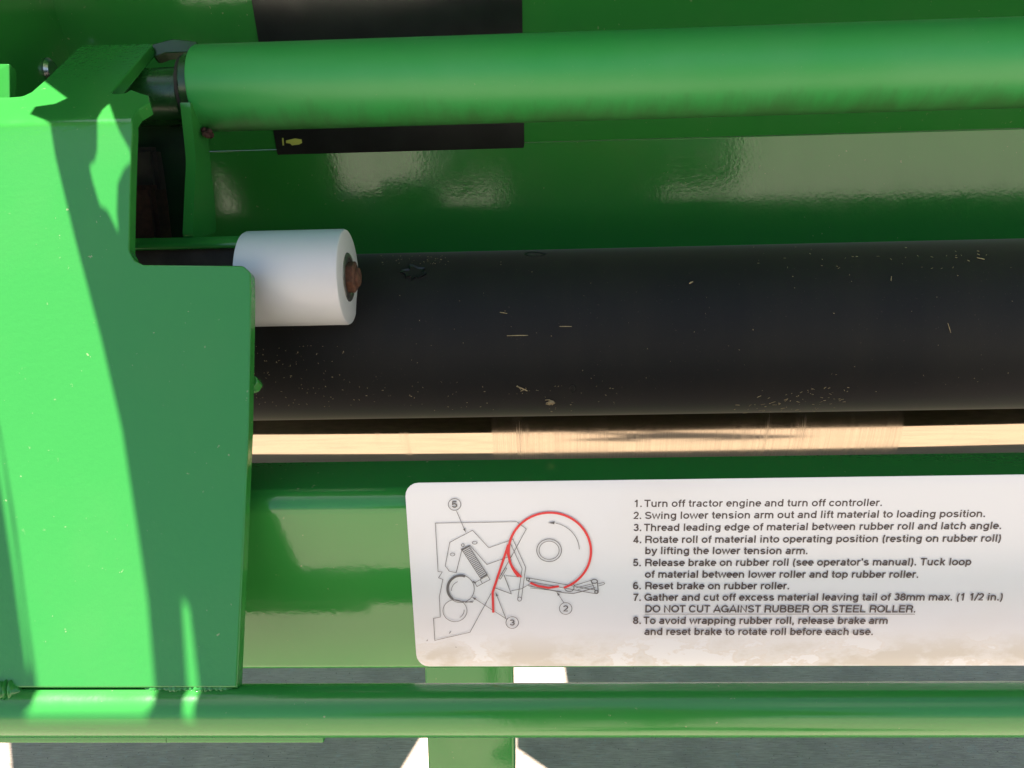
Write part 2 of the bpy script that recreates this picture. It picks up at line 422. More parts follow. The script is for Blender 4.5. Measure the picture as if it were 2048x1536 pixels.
# swing arm below the tube end
Xa = at(384, 330, 0.69).x
arm = empty('swing_arm', Vector((Xa, tube_c[0], tube_c[1])), 'narrow green arm hanging below the left end of the green tube', 'arm')
f0, f1, f2 = prof(185, .668), prof(300, .678), prof(462, .668)
dn = yz(CAM + ray(1024, 300)) - yz(CAM); dn.normalize()
arm_loop = fillet([f0, f1, f2, f2 + dn*.052, f2 + dn*.045 + (f1-f2).normalized()*.03, f1 + dn*.030, f0 + dn*.034], [0, .05, .004, .006, .02, .03, 0])
link('arm_plate', prism_x(arm_loop, Xa-.0042, Xa+.0042), G_BOX, arm)
xb0, xb1 = at(258, 480, .68).x, at(470, 480, .66).x
bl = fillet([prof(458, .672), prof(483, .660), prof(484, .70), prof(462, .70)], .003)
link('roller_bracket', prism_x(bl, xb0, xb1), G_BOX, arm)
link('shade_block', prism_x([prof(484, .672), prof(545, .672), prof(545, .69), prof(484, .69)], xb0, xb1-.004), DARKM, arm)  # dark block put in for the unlit void below the bracket
bm = bmesh.new()
for k in range(9):
    bmesh.ops.create_icosphere(bm, subdivisions=1, radius=random.uniform(.0022, .0034), matrix=Matrix.Translation(Vector((Xa+.006+random.uniform(-.001, .006), *(prof(248+random.uniform(-6, 6), .690+random.uniform(-.006, .006)))))))
link('rust_patch', bm, plain('dark_rust', (0.04, .012, .008), .8, var=.4, scale=200), arm)

# ---------------------------------------------------------------- lower frame: side plate with bent top, pipe, welds, bar
lf = empty('lower_frame', Vector((0, pipe_c[0], pipe_c[1])), 'green frame with tall plate at left welded to a long round bottom pipe', 'frame')
link('cross_pipe', lathe_x(pipe_c, [(XL-.2, 0), (XL-.2, pipe_r), (XR, pipe_r), (XR, 0)], 96), G_PIPE, lf)
# unfolded outline (x, s); s measured along the sheet from the bend
B_M = plane_axes(P_MAIN, N_MAIN)[1]; B_U = plane_axes(P_UP, N_UP)[1]
def unfold(px, py, up):
    if up: h = hit(px, py, P_UP, N_UP); return (h.x, (h - bend_p).dot(B_U))
    h = hit(px, py, P_MAIN, N_MAIN); return (h.x, (h - bend_p).dot(B_M))
out = [unfold(*p, True) for p in [(264, 238), (277, 218), (299, 205), (297, 190), (283, 186), (262, 178), (250, 186), (228, 187), (224, 183), (306, 87), (160, 91), (85, 164), (62, 184), (45, 192), (19, 194), (-160, 197)]]
out += [unfold(-200, 260, False), unfold(-200, 1376, False)]
main_r = [unfold(*p, False) for p in [(474, 1376), (486, 1120), (497, 860), (502, 600), (501, 545), (486, 531), (286, 529), (268, 520), (258, 500), (260, 400), (263, 300), (265, 262)]]
out += main_r
rads = [0.003]*3 + [.002]*6 + [.003]*2 + [.012] + [.004]*3 + [0] + [0, 0] + [0, .2, .2, .05, .006, .006, .005, .006, .008, .02, .1, .02]
bm = flat([fillet(out, rads)], 0.010, 0.0012)
TH = 0.010; rb = 0.014; th_b = N_MAIN.angle(N_UP); Tn = rb*math.tan(th_b/2)
for k in range(11):
    s = -Tn + 2*Tn*k/10
    bmesh.ops.bisect_plane(bm, geom=bm.verts[:]+bm.edges[:]+bm.faces[:], plane_co=(0, s, 0), plane_no=(0, 1, 0), dist=1e-7)
def fold(v):
    x, s, t = v
    if s <= -Tn: p = bend_p + B_M*s + N_MAIN*t
    elif s >= Tn: p = bend_p + B_U*s + N_UP*t
    else:
        a = (s + Tn)/(2*Tn)*th_b
        cen = bend_p - B_M*Tn - N_MAIN*rb
        n = N_MAIN*math.cos(a) + B_M*math.sin(a)*1.0
        p = cen + n*(rb + t)
    return Vector((x, p.y, p.z))
for v in bm.verts: v.co = fold(v.co)
link('side_plate', bm, G_PLATE, lf, smooth=10)
# weld beads along the foot of the plate
def weld(x0, x1, n, y, rad):
    bm = bmesh.new(); rings = []; m = 10
    for k in range(n+1):
        f = k/n; p = hit_cyl(x0 + (x1-x0)*f, y + .9*math.sin(k*.31), pipe_c, pipe_r - .0008)
        r = rad*(math.sin(math.pi*min(1, max(0, f*6, .0), (1-f)*6)/2)*.9 + .1)*(1 + .10*math.sin(k*1.7) + random.uniform(-.10, .10))
        rings.append([bm.verts.new((p.x + rad*.35*math.cos(6.2832*q/m)**2, p.y + r*1.1*math.cos(6.2832*q/m), p.z + r*.95*math.sin(6.2832*q/m))) for q in range(m)])
    for A, B in zip(rings, rings[1:]):
        for q in range(m): bm.faces.new((A[q], A[(q+1) % m], B[(q+1) % m], B[q]))
    bm.faces.new(rings[0]); bm.faces.new(rings[-1][::-1])
    return bm
link('weld_bead', weld(-70, 44, 40, 1379, .0075), G_PLATE, lf, smooth=80)
link('weld_bead', weld(280, 470, 70, 1376, .0038), G_PLATE, lf, smooth=80)
# flat bar under the pipe on the left
xbr = at(643, 1480, .53).x
q0 = pipe_c + Vector((-.002, -pipe_r+.0012))
bar_l = fillet([prof(1462, .528), prof(1487, .5285), prof(1487, .5285) + Vector((.010, -.001)), prof(1462, .528) + Vector((.010, -.001))], .0012)
xbm = at(322, 1480, .53).x
link('flat_bar', prism_x(bar_l, xbm+.0002, xbr), G_PIPE, lf)
link('flat_bar', prism_x(bar_l, XL-.2, xbm-.0002), G_PIPE, lf)

# hook plate that holds the tube end (behind the bent top of the side plate)
N_HK = nrm(10)
P_HK = hit(306, 88, P_UP, N_UP) - N_UP*0.004
hk = plate([[(303, 88), (345, 77), (394, 82), (396, 103), (330, 105), (312, 112), (303, 112)]], P_HK, N_HK, 0.012, .001, .002)
link('tube_hook', hk, G_SHADED, lf, smooth=10)
P_TAB = at(10, 190, 0.655)
link('tab', plate([[(-90, 127), (18, 127), (19.5, 199), (-90, 201)]], P_TAB, nrm(11), .010, .001, .001), G_PLATE, lf)
# small green tip behind the plate
tip = plate([[(440, 740), (512, 752), (516, 764), (507, 776), (440, 800)]], at(500, 765, .60), nrm(15), .012, .001, .003)
link('stop_lug', tip, G_BOX, lf)

# ---------------------------------------------------------------- front panel with the instruction decal
pan_bend = yz(P_PAN); pan_low = yz(hit(1024, 1344, P_PAN, N_PAN))
flb = Vector((pan_bend.x + 0.068, pan_bend.y + 0.0))
xp0 = at(455, 1100, .60).x - 0.42
low2 = pan_low + Vector((0.004, -0.001))
fp = empty('front_panel', Vector((0.15, pan_low.x, pan_low.y)), 'bent green metal panel below the rollers carrying the white instruction decal', 'panel')
loop = sheet_loop(fillet([flb, pan_bend + Vector((.0, .0)), pan_low, pan_low + Vector((.03, .004))], [0, .014, .007, 0], closed=False, seg=10), -0.004)
link('panel_sheet', prism_x(loop, xp0, XR), G_PANEL, fp)
lx, lz = pan_bend.x + .016, pan_bend.y - .007
link('reflection_bar', prism_x([Vector((lx, lz)), Vector((lx+.03, lz)), Vector((lx+.03, lz-.004)), Vector((lx+.005, lz-.004)), Vector((lx+.05, pan_low.y+.01)), Vector((lx+.045, pan_low.y+.01))], xp0+.01, XR), plain('reflection_bar_brown', (.055, .045, .036), .7, var=.4), fp)  # unseen dark bar added to darken the steel roller's reflection
PD = P_PAN + N_PAN*0.0004
dcl = fillet([(809, 966), (2200, 947), (2200, 1331), (834, 1333)], [26, 26, 26, 26])
DZ = (hit(1024, 1332, P_PAN, N_PAN)).z - world_base(fp).z
DECAL_Z = -DZ
DECALM = decal_mat()
idc = link('instruction_decal', plate([dcl], PD, N_PAN, 0.0003, 0.0001), DECALM, fp, label='white decal with red and black diagram and eight numbered instructions')

# print on the decal --------------------------------------------------
A_D, B_D = plane_axes(PD, N_PAN)
zlev = [0.00005]
def ribbon(bm, pts, w, closed=False):
    """flat printed line: pts are (a,b) on the decal plane, w in metres"""
    zlev[0] += 0.0000008
    q_ = [Vector(pts[0])]
    for p in pts[1:]:
        if (Vector(p) - q_[-1]).length > 1e-7: q_.append(Vector(p))
    if closed and (q_[0]-q_[-1]).length < 1e-7: q_.pop()
    pts = q_; n = len(pts); L = []; Rr = []
    for i in range(n):
        p = Vector(pts[i])
        a = Vector(pts[i-1]) if (i > 0 or closed) else None; c = Vector(pts[(i+1) % n]) if (i < n-1 or closed) else None
        d = Vector((0, 0)); d1 = (p-a).normalized() if a is not None and (p-a).length > 1e-9 else None; d2 = (c-p).normalized() if c is not None and (c-p).length > 1e-9 else None
        if d1: d += d1
        if d2: d += d2
        if d.length < 1e-6: d = d1 or d2
        d.normalize(); nn = Vector((-d.y, d.x)); k = 1.0
        if d1 and d2: k = min(1.6, 1/max(.3, nn.dot(Vector((-d2.y, d2.x)))))
        for lst, sgn in ((L, 1), (Rr, -1)):
            q = p + nn*(w/2*k*sgn); P3 = PD + A_D*q.x + B_D*q.y + N_PAN*zlev[0]; lst.append(bm.verts.new(P3))
    for i in range(n if closed else n-1):
        j = (i+1) % n; bm.faces.new((L[i], L[j], Rr[j], Rr[i]))
def poly(bm, pts):
    zlev[0] += 0.0000008
    bm.faces.new([bm.verts.new(PD + A_D*p[0] + B_D*p[1] + N_PAN*zlev[0]) for p in pts])
def dp(px, py):
    h = hit(px, py, PD, N_PAN) - PD; return (h.dot(A_D), h.dot(B_D))
MPX = 0.58/1650                                             # metres per photo pixel on the decal, roughly
KZ = 450/1728
def dz(zx, zy): return dp(800 + zx*KZ, 950 + zy*KZ)
# --- stroke lettering (capital height 1)
def E(cx, cy, rx, ry, a0, a1, n=10): return [(cx + rx*math.cos(R_(a0+(a1-a0)*k/n)), cy + ry*math.sin(R_(a0+(a1-a0)*k/n))) for k in range(n+1)]
wS = 0.175; h_ = wS/2; XH = 0.735; T = XH - h_*.9; BL = h_*.9; mid = (T+BL)/2; ry = (T-BL)/2
CT = 1 - h_*.9
def G():
    g = {}
    g['a'] = (.774, [[*E(.39, mid+.13, .22, ry-.13+.0, 160, 0, 8), (.61, 0)], [*E(.35, .225, .24, .145, 70, 290, 10), (.50, .11), (.61, .2)], [(.61, .39), (.43, .365)]])
    g['b'] = (.851, [[(.17, 1), (.17, 0)], E(.44, mid, .27, ry, 0, 360, 18)])
    g['c'] = (.774, [E(.41, mid, .28, ry, 38, 322, 14)])
    g['d'] = (.851, [[(.68, 1), (.68, 0)], E(.41, mid, .27, ry, 0, 360, 18)])
    g['e'] = (.774, [[(.12, mid+.01), (.66, mid+.01), *E(.39, mid, .28, ry, 2, 318, 16)]])
    g['f'] = (.464, [[(.23, 0), (.23, .80), *E(.38, .80, .15, .115, 180, 95, 5), (.45, .915)], [(.04, T-.01), (.44, T-.01)]])
    g['g'] = (.851, [E(.41, mid, .27, ry, 0, 360, 18), [(.68, XH), (.68, -.02), *E(.41, -.02, .27, .165, 0, -150, 10)]])
    g['h'] = (.851, [[(.17, 1), (.17, 0)], [(.17, .42), *E(.42, .42, .25, T-.42, 180, 0, 10), (.67, 0)]])
    g['i'] = (.387, [[(.19, XH), (.19, 0)], [(.19, 1), (.19, .86)]])
    g['k'] = (.774, [[(.17, 1), (.17, 0)], [(.64, XH), (.2, .30)], [(.34, .42), (.67, 0)]])
    g['l'] = (.387, [[(.19, 1), (.19, 0)]])
    g['m'] = (1.238, [[(.16, XH), (.16, 0)], [(.16, .44), *E(.39, .44, .23, T-.44, 180, 0, 8), (.62, 0)], [(.62, .44), *E(.85, .44, .23, T-.44, 180, 0, 8), (1.08, 0)]])
    g['n'] = (.851, [[(.17, XH), (.17, 0)], [(.17, .42), *E(.42, .42, .25, T-.42, 180, 0, 10), (.67, 0)]])
    g['o'] = (.851, [E(.425, mid, .30, ry, 0, 360, 20)])
    g['p'] = (.851, [[(.17, XH), (.17, -.21)], E(.44, mid, .27, ry, 0, 360, 18)])
    g['r'] = (.542, [[(.17, XH), (.17, 0)], [(.17, .40), *E(.42, .40, .25, T-.40+.01, 180, 85, 6), (.50, T+.005)]])
    g['s'] = (.774, [[*E(.38, mid+ry*.52, .23, ry*.48, 25, 200, 8), (.25, mid+.045), (.5, mid-.03), *E(.39, mid-ry*.50, .25, ry*.50, 30, -160, 10)]])
    g['t'] = (.464, [[(.22, .93), (.22, .20), *E(.35, .20, .13, .115, 180, 265, 5), (.43, .085)], [(.04, T-.01), (.42, T-.01)]])
    g['u'] = (.851, [[(.17, XH), (.17, .31), *E(.42, .31, .25, .31-BL, 180, 360, 10), (.67, .31)], [(.67, XH), (.67, 0)]])
    g['v'] = (.774, [[(.08, XH), (.385, .04), (.69, XH)]])
    g['w'] = (1.083, [[(.07, XH), (.30, .05), (.54, XH-.05), (.78, .05), (1.01, XH)]])
    g['x'] = (.774, [[(.09, XH), (.68, 0)], [(.68, XH), (.09, 0)]])
    g['y'] = (.774, [[(.08, XH), (.39, .03)], [(.69, XH), (.36, -.07), *E(.22, -.03, .14, .12, -30, -95, 4), (.1, -.13)]])
    g['A'] = (1.0, [[(.06, 0), (.5, .98), (.94, 0)], [(.22, .27), (.78, .27)]])
    g['B'] = (1.0, [[(.17, .09), (.17, .915), (.55, .915), *E(.58, .72, .21, .195, 90, -90, 8), (.17, .525)], [(.4, .525), (.60, .525), *E(.62, .307, .24, .22, 90, -90, 8), (.17, .087)]])
    g['C'] = (1.0, [E(.51, .5, .40, .415, 35, 325, 18)])
    g['D'] = (1.0, [[(.17, .087), (.17, .913), (.46, .913), *E(.47, .5, .39, .413, 88, -88, 14), (.17, .087)]])
    g['E'] = (.93, [[(.85, .913), (.17, .913), (.17, .087), (.87, .087)], [(.17, .51), (.8, .51)]])
    g['G'] = (1.083, [[*E(.53, .5, .42, .415, 40, 330, 18), (.93, .47), (.56, .47)], [(.93, .45), (.93, 0)]])
    g['I'] = (.387, [[(.19, 1), (.19, 0)]])
    g['L'] = (.851, [[(.17, 1), (.17, .087), (.8, .087)]])
    g['N'] = (1.0, [[(.17, 0), (.17, .94), (.83, .06), (.83, 1)]])
    g['O'] = (1.083, [E(.54, .5, .43, .415, 0, 360, 24)])
    g['R'] = (1.0, [[(.17, 0), (.17, .913), (.60, .913), *E(.62, .7, .23, .213, 90, -90, 8), (.17, .487)], [(.62, .48), *E(.62, .28, .20, .17, 80, 0, 5), (.84, 0)]])
    g['S'] = (.93, [[*E(.46, .715, .31, .20, 20, 200, 9), (.25, .56), (.66, .44), *E(.47, .29, .33, .205, 25, -165, 10)]])
    g['T'] = (.851, [[(.03, .913), (.82, .913)], [(.425, .913), (.425, 0)]])
    g['U'] = (1.0, [[(.17, 1), (.17, .38), *E(.5, .38, .33, .295, 180, 360, 12), (.83, 1)]])
    g['1'] = (.774, [[(.14, .74), (.30, .78), (.43, .97)], [(.43, 1), (.43, 0)]])
    g['2'] = (.774, [[*E(.385, .68, .25, .235, 170, -20, 9), (.5, .42), (.14, .087), (.66, .087)]])
    g['3'] = (.774, [[*E(.385, .715, .22, .20, 165, -80, 9), (.36, .53)], [(.36, .53), *E(.385, .30, .26, .215, 80, -165, 10)]])
    g['4'] = (.774, [[(.70, .25), (.1, .25), (.50, .95)], [(.50, 1), (.50, 0)]])
    g['5'] = (.774, [[(.64, .913), (.22, .913), (.16, .50), *E(.38, .34, .26, .25, 130, -160, 11)]])
    g['6'] = (.774, [E(.39, .32, .255, .235, 0, 360, 16), [*E(.40, .5, .27, .42, 50, 190, 10)]])
    g['7'] = (.774, [[(.08, .913), (.67, .913), (.42, .5), (.30, 0)]])
    g['8'] = (.774, [E(.385, .72, .22, .20, 0, 360, 14), E(.385, .30, .265, .22, 0, 360, 16)])
    g['.'] = (.387, [[(.19, .19), (.19, 0)]])
    g[','] = (.387, [[(.19, .19), (.19, 0), (.12, -.16)]])
    g["'"] = (.33, [[(.17, 1), (.15, .68)]])
    g['('] = (.464, [E(.46, .40, .27, .62, 115, 245, 9)])
    g[')'] = (.464, [E(.0, .40, .27, .62, 65, -65, 9)])
    g['/'] = (.387, [[(-.02, -.02), (.41, 1.02)]])
    g[' '] = (.387, [])
    return g
GL = G()
bmt = bmesh.new()
def text(bm, s, p0, p1, cap, w=None):
    """set a line of lettering from p0 to p1 (decal plane), capital height cap"""
    adv = sum(GL[c][0] for c in s); d = Vector(p1) - Vector(p0); kx = d.length/adv; d.normalize(); u = Vector((-d.y, d.x))
    x = 0
    for c in s:
        for st in GL[c][1]:
            pts = [Vector(p0) + d*((x + q[0])*kx) + u*(q[1]*cap) for q in st]
            closed = len(pts) > 5 and (pts[0]-pts[-1]).length < cap*.02
            if closed: pts = pts[:-1]
            ribbon(bm, pts, w or wS*cap*0.98, closed)
        x += GL[c][0]
LINES = [("1.", "Turn off tractor engine and turn off controller.", 1267, 1288, 1765, 1014, 1012),
 ("2.", "Swing lower tension arm out and lift material to loading position.", 1266, 1289, 1971, 1038, 1034),
 ("3.", "Thread leading edge of material between rubber roll and latch angle.", 1266, 1287, 2003, 1062, 1058),
 ("4.", "Rotate roll of material into operating position (resting on rubber roll)", 1266, 1289, 2002, 1086, 1083),
 (None, "by lifting the lower tension arm.", 0, 1289, 1616, 1108, 1108),
 ("5.", "Release brake on rubber roll (see operator's manual). Tuck loop", 1265, 1289, 1942, 1132, 1130),
 (None, "of material between lower roller and top rubber roller.", 0, 1289, 1837, 1155, 1155),
 ("6.", "Reset brake on rubber roller.", 1265, 1289, 1579, 1178, 1178),
 ("7.", "Gather and cut off excess material leaving tail of 38mm max. (1 1/2 in.)", 1265, 1288, 2005, 1201, 1200),
 (None, "DO NOT CUT AGAINST RUBBER OR STEEL ROLLER.", 0, 1289, 1831, 1224, 1224),
 ("8.", "To avoid wrapping rubber roll, release brake arm", 1265, 1286, 1775, 1247, 1247),
 (None, "and reset brake to rotate roll before each use.", 0, 1288, 1746, 1269, 1269)]
for num, s, xn, x0, x1, y0, y1 in LINES:
    a, b = dp(x0, y0), dp(x1, y1)
    ca = Vector(dp(x0, y0-14.6)) - Vector(a); cap = ca.length
    if num: 
        sl_ = (y1-y0)/(x1-x0)
        text(bmt, num, dp(xn, y0 - sl_*20), dp(xn+18, y0), cap)
    text(bmt, s, a, b, cap)
ribbon(bmt, [dp(1289, 1227), dp(1829, 1227)], 0.0004)
link('lettering', bmt, INK, idc, smooth=0)

bmd = bmesh.new(); thin = 0.00040
def dl(pts, w=thin, closed=False): ribbon(bmd, [dz(*p) for p in pts], w, closed)
def ell(cx, cy, rx, ry_=None, a0=0, a1=360, n=40): return [(cx + rx*math.cos(R_(a0+(a1-a0)*k/n)), cy - (ry_ or rx)*math.sin(R_(a0+(a1-a0)*k/n))) for k in range(n+1)]
dl([(700, 905), (538, 1203), (268, 1265), (258, 1096), (310, 1086), (303, 930), (330, 797), (297, 785), (325, 740), (293, 737), (272, 366), (897, 355), (970, 410), (868, 600), (760, 790)])
dl([(558, 420), (383, 513), (348, 693), (380, 735), (432, 745), (476, 570), (540, 538), (668, 683), (830, 625)])
dl([(558, 420), (683, 555), (868, 490)])
for c in ((483, 535, 11, 11), (574, 516, 19, 11), (404, 606, 18, 11)): dl(ell(*c, n=16)[:-1], closed=True)
dl([(476, 570), (620, 790), (668, 755), (530, 540)]); 
for k in range(19):
    f = k/18; dl([(480+140*f, 573+212*f), (532+136*f, 545+210*f)], thin*1.25)
dl([(470, 568), (535, 538)], thin*2.2); dl([(618, 788), (672, 758)], thin*2.5)
dl([(575, 822), (672, 768), (692, 798), (592, 852)], closed=True); dl([(617, 800), (632, 828)])
dl([(560, 812), (582, 826)], thin*3)
dl(ell(466, 870, 105)[:-1], thin*1.1, True); dl(ell(466, 868, 100, a0=70, a1=235), thin*4.5); dl(ell(470, 885, 75, a0=110, a1=180, n=12))
dl(ell(423, 1037, 92, 84)[:-1], closed=True); dl(ell(425, 1035, 68, 62, a0=-60, a1=5, n=12))
dl([(400, 950), (470, 967), (560, 972)], thin*1.6); dl([(500, 975), (566, 962)])
# shaft rings, rotation arrow
dl(ell(1145, 574, 95, 87)[:-1], thin*1.2, True); dl(ell(1145, 574, 77, 70)[:-1], closed=True)
dl(ell(1145, 574, 232, 214, a0=78, a1=2, n=18)); poly(bmd, [dz(1135, 363), dz(1188, 352), dz(1185, 374)])
# frame and tension arm
dl([(868, 490), (965, 705), (932, 950)]); dl([(848, 520), (938, 715), (905, 940)]); dl(ell(918, 948, 15, 16, n=14)[:-1], closed=True)
dl([(868, 600), (848, 630)]); dl([(810, 708), (760, 790), (772, 795), (820, 712)], closed=True)
dl([(800, 765), (855, 908), (730, 862)], thin*1.5); dl([(815, 768), (930, 780)]); dl([(855, 885), (935, 868), (1000, 830)])
dl([(965, 785), (1000, 788), (1518, 882), (1515, 902), (1490, 905), (985, 812)], thin*1.2); dl(ell(983, 797, 11, n=12)[:-1], thin*1.5, True)
dl([(985, 845), (1260, 900), (1330, 905), (1395, 890), (1500, 860)], thin*1.5); dl([(1000, 862), (1240, 890)])
dl(ell(1300, 862, 36, 28, a0=170, a1=380, n=14), thin*1.4); dl([(1310, 822), (1345, 845)]); dl([(1335, 845), (1470, 803)], thin*1.2); dl([(1350, 862), (1480, 830)]); dl([(1365, 875), (1490, 842)])
dl(ell(1492, 812, 24, 15, n=14)[:-1], thin*1.8, True); dl([(1470, 815), (1500, 890)]); dl([(1515, 815), (1522, 890)], thin*1.5); dl(ell(1508, 893, 13, 12, n=12)[:-1], thin*2, True)
dl([(1515, 832), (1562, 820), (1572, 826), (1565, 836), (1520, 848)])
# callouts
for ch, cx, cy, ld in (('5', 420, 222, [((435, 272), (505, 435))]), ('2', 1272, 1020, [((1258, 975), (1203, 893))]), ('3', 862, 1128, [((815, 1100), (735, 897)), ((825, 1105), (555, 932))])):
    dl(ell(cx, cy, 48, 45)[:-1], thin*1.1, True)
    k = 26 if ch == '5' else 23
    text(bmd, ch, dz(cx-k, cy+k*1.0), dz(cx+k, cy+k*1.0), (Vector(dz(cx, cy-k*1.05))-Vector(dz(cx, cy+k))).length)
    for p, q in ld:
        dl([p, q]); d = Vector((q[0]-p[0], q[1]-p[1])).normalized(); n_ = Vector((-d.y, d.x)); q = Vector(q)
        poly(bmd, [dz(*q), dz(*(q - d*30 + n_*9)), dz(*(q - d*30 - n_*9))])
dl([(378, 1212), (392, 1196)], thin*1.3); dl([(206, 1270), (214, 1260)], thin*1.3); dl([(428, 1315), (434, 1318)], thin*1.6)
link('diagram', bmd, INKG, idc, smooth=0)
bmr = bmesh.new()
def rl(pts, w): ribbon(bmr, [dz(*p) for p in pts], w)
rl([(717, 1052), (712, 895), (832, 530)], 0.00165)
rl(ell(1150, 582, 316, 297, a0=-70, a1=221, n=70), 0.00165)
rl([(832, 530), (828, 600), (845, 670), (880, 725), (932, 780)], 0.0014)
rl([(1000, 823), (1060, 848), (1140, 862), (1220, 850)], 0.00165)
link('red_line', bmr, REDI, idc, smooth=0)

# ---------------------------------------------------------------- support post below the panel
P_PO = at(940, 1500, 1.02); N_PO = nrm(-8)
po = plate([[(847, 1290), (1025, 1290), (1031, 1640), (861, 1640)]], P_PO, N_PO, 0.045, .003)
tag(link('support_post', po, G_PANEL), 'square green post standing behind the bottom pipe, below the decal', 'post')

# bolt head far left behind the bent plate
bc = at(95, 142, 0.80)
bm = bmesh.new(); lathe_x(yz(bc), [(bc.x-.01, 0), (bc.x-.01, .012), (bc.x+.003, .012), (bc.x+.006, .009), (bc.x+.006, 0)], 24, bm)
bo = link('bolt_head', bm, BOLTM, mbx)
bm = bmesh.new(); pc = at(290, 440, .735); box(bm, pc, (.035, .03, .06)); bmesh.ops.bevel(bm, geom=bm.edges[:], offset=.004, segments=2, affect='EDGES')
link('shade_plate', plate([[(240, 250), (374, 250), (374, 480), (240, 480)], ], at(300, 360, .74), nrm(-18), .006, .001), plain('shaded_green_paint', (.006, .035, .010), .55, var=.5, scale=40), mbx)  # dark sheet standing in for the deep shade inside the box
link('rusty_block', bm, plain('shaded_rust_plate', (0.035, .014, .008), .9, var=.5, scale=200), mbx)  # rust colour darkened for the unlit inside of the box
bm = bmesh.new(); pc = at(292, 365, .735); box(bm, pc, (.03, .02, .06)); bmesh.ops.bevel(bm, geom=bm.edges[:], offset=.004, segments=2, affect='EDGES')
link('dark_block', bm, DARKM, mbx)

# ---------------------------------------------------------------- straw and chaff on the rubber roller
def sliver(bm, px, py, ln, ang, w=0.0006, c=rub_c, r=rub_r):
    h = hit_cyl(px, py, c, r); n = Vector((0, h.y-c[0], h.z-c[1])).normalized()
    tx = Vector((1, 0, 0)); ty = n.cross(tx); d = tx*math.cos(ang) + ty*math.sin(ang); s = n.cross(d)
    p0 = h + n*.0004
    a, b = p0 - d*ln/2, p0 + d*ln/2
    vs = [bm.verts.new(v) for v in (a - s*w*.3, b - s*w*.3, b + s*w*.2, p0 + s*w*.5, a + s*w*.2)]
    top = [bm.verts.new(v.co + n*w*.5) for v in vs]
    bm.faces.new(top); bm.faces.new(vs[::-1])
    for i in range(5): bm.faces.new((vs[i], vs[(i+1) % 5], top[(i+1) % 5], top[i]))
bm = bmesh.new()
def cluster(n, x0, x1, y0, y1, l0=.0008, l1=.003, hz=.6):
    for _ in range(n):
        sliver(bm, random.uniform(x0, x1), random.uniform(y0, y1), random.uniform(l0, l1), random.gauss(0, hz), random.uniform(.0002, .0006))
cluster(90, 505, 700, 690, 815, .0003, .0014, 1.5)
cluster(60, 700, 1250, 770, 822, .0004, .0015, 1)
for _ in range(55):
    cx = random.gauss(1560, 55); sliver(bm, cx, 826 - abs(random.gauss(0, 20)) - 2 + (1560-cx)*.01, random.choice((.0005, .0008, .0012, .002, .0035)), random.gauss(.2, .7), random.uniform(.0002, .0007))
cluster(22, 1600, 1700, 770, 812, .0008, .003)
cluster(34, 1500, 1990, 495, 540, .0006, .0022, .8)
cluster(45, 760, 900, 512, 530, .0003, .0012, 1)
cluster(70, 750, 2040, 520, 800, .0002, .001, 1.5)
ch = link('chaff', bm, STRAWM, smooth=0); ch['kind'] = 'stuff'; ch['label'] = 'fine straw chaff scattered over the black rubber roller'
for px, py, ln, an, w, lb in [(1035, 671, .0165, 0.0, .0007, 'long thin pale straw lying level in the middle of the black roller'),
        (1131, 653, .0095, -.03, .0006, 'short thin straw just right of and above the long level straw on the black roller'),
        (1007, 626, .006, -.2, .0005, 'tiny tilted straw above the long level straw on the black roller'),
        (1044, 776, .0100, -.55, .0011, 'forked tan straw bit near the lower edge of the black roller, left of the pit'),
        (1102, 803, .005, .5, .0036, 'clump of tan chaff stuck at the lower edge of the black roller'),
        (1382, 566, .0035, .5, .0012, 'small pale flake on the upper half of the black roller, right of centre'),
        (1782, 558, .0045, 1.3, .0006, 'small upright straw on the upper right of the black roller'),
        (1961, 518, .0055, -.4, .0008, 'pale straw near the upper edge of the black roller at far right'),
        (1898, 656, .008, -1.25, .0005, 'thin steep straw in the right middle of the black roller')]:
    b2 = bmesh.new(); sliver(b2, px, py, ln, an, w)
    if 'forked' in lb: sliver(b2, px+3, py+3, ln*.55, .5, w*.6); sliver(b2, px-6, py-2, ln*.5, -1.0, w*.6)
    if 'clump' in lb:
        for q in range(6): sliver(b2, px+random.uniform(-7, 7), py+random.uniform(-5, 5), .004, random.uniform(-1, 1), .001)
    tag(link('straw', b2, STRAWM, smooth=0), lb, 'straw', 'straws on the rubber roller')

# ---------------------------------------------------------------- sheet added overhead (out of frame, shades the machine, cut to shape the sun patches)
HZ = 1.66
def sunp(p):
    t = (HZ - p.z)/SUN.z; q = p + SUN*t; return (q.x, q.y)
M_ = lambda *l: [sunp(hit(x, y, P_MAIN, N_MAIN)) for x, y in l]
U_ = lambda *l: [sunp(hit(x, y, P_UP, N_UP)) for x, y in l]
Cy = lambda *l: [sunp(hit_cyl(x, y, pipe_c, pipe_r)) for x, y in l]
GP, GN = Vector((0, 0, 0)), Vector((0, 0, 1))
Gr = lambda *l: [sunp(hit(x, y, GP, GN)) for x, y in l]
T_ = lambda *l: [sunp(hit(x, y, P_TAB, nrm(11))) for x, y in l]
band = T_((-90, 110), (24, 110)) + U_((40, 172), (85, 158), (136, 196), (112, 207), (72, 213), (62, 228)) + M_((102, 246), (112, 310), (150, 470), (205, 680), (246, 860), (275, 1050), (297, 1200), (311, 1372)) + Cy((308, 1410), (303, 1470)) + Cy((62, 1470), (66, 1410)) + M_((75, 1372), (55, 1240), (30, 1040), (-2, 850), (-120, 420)) + M_((-220, 250))
sliv = M_((-40, 720), (4, 890), (36, 1120), (62, 1335), (54, 1335), (24, 1120), (-10, 900), (-50, 740))
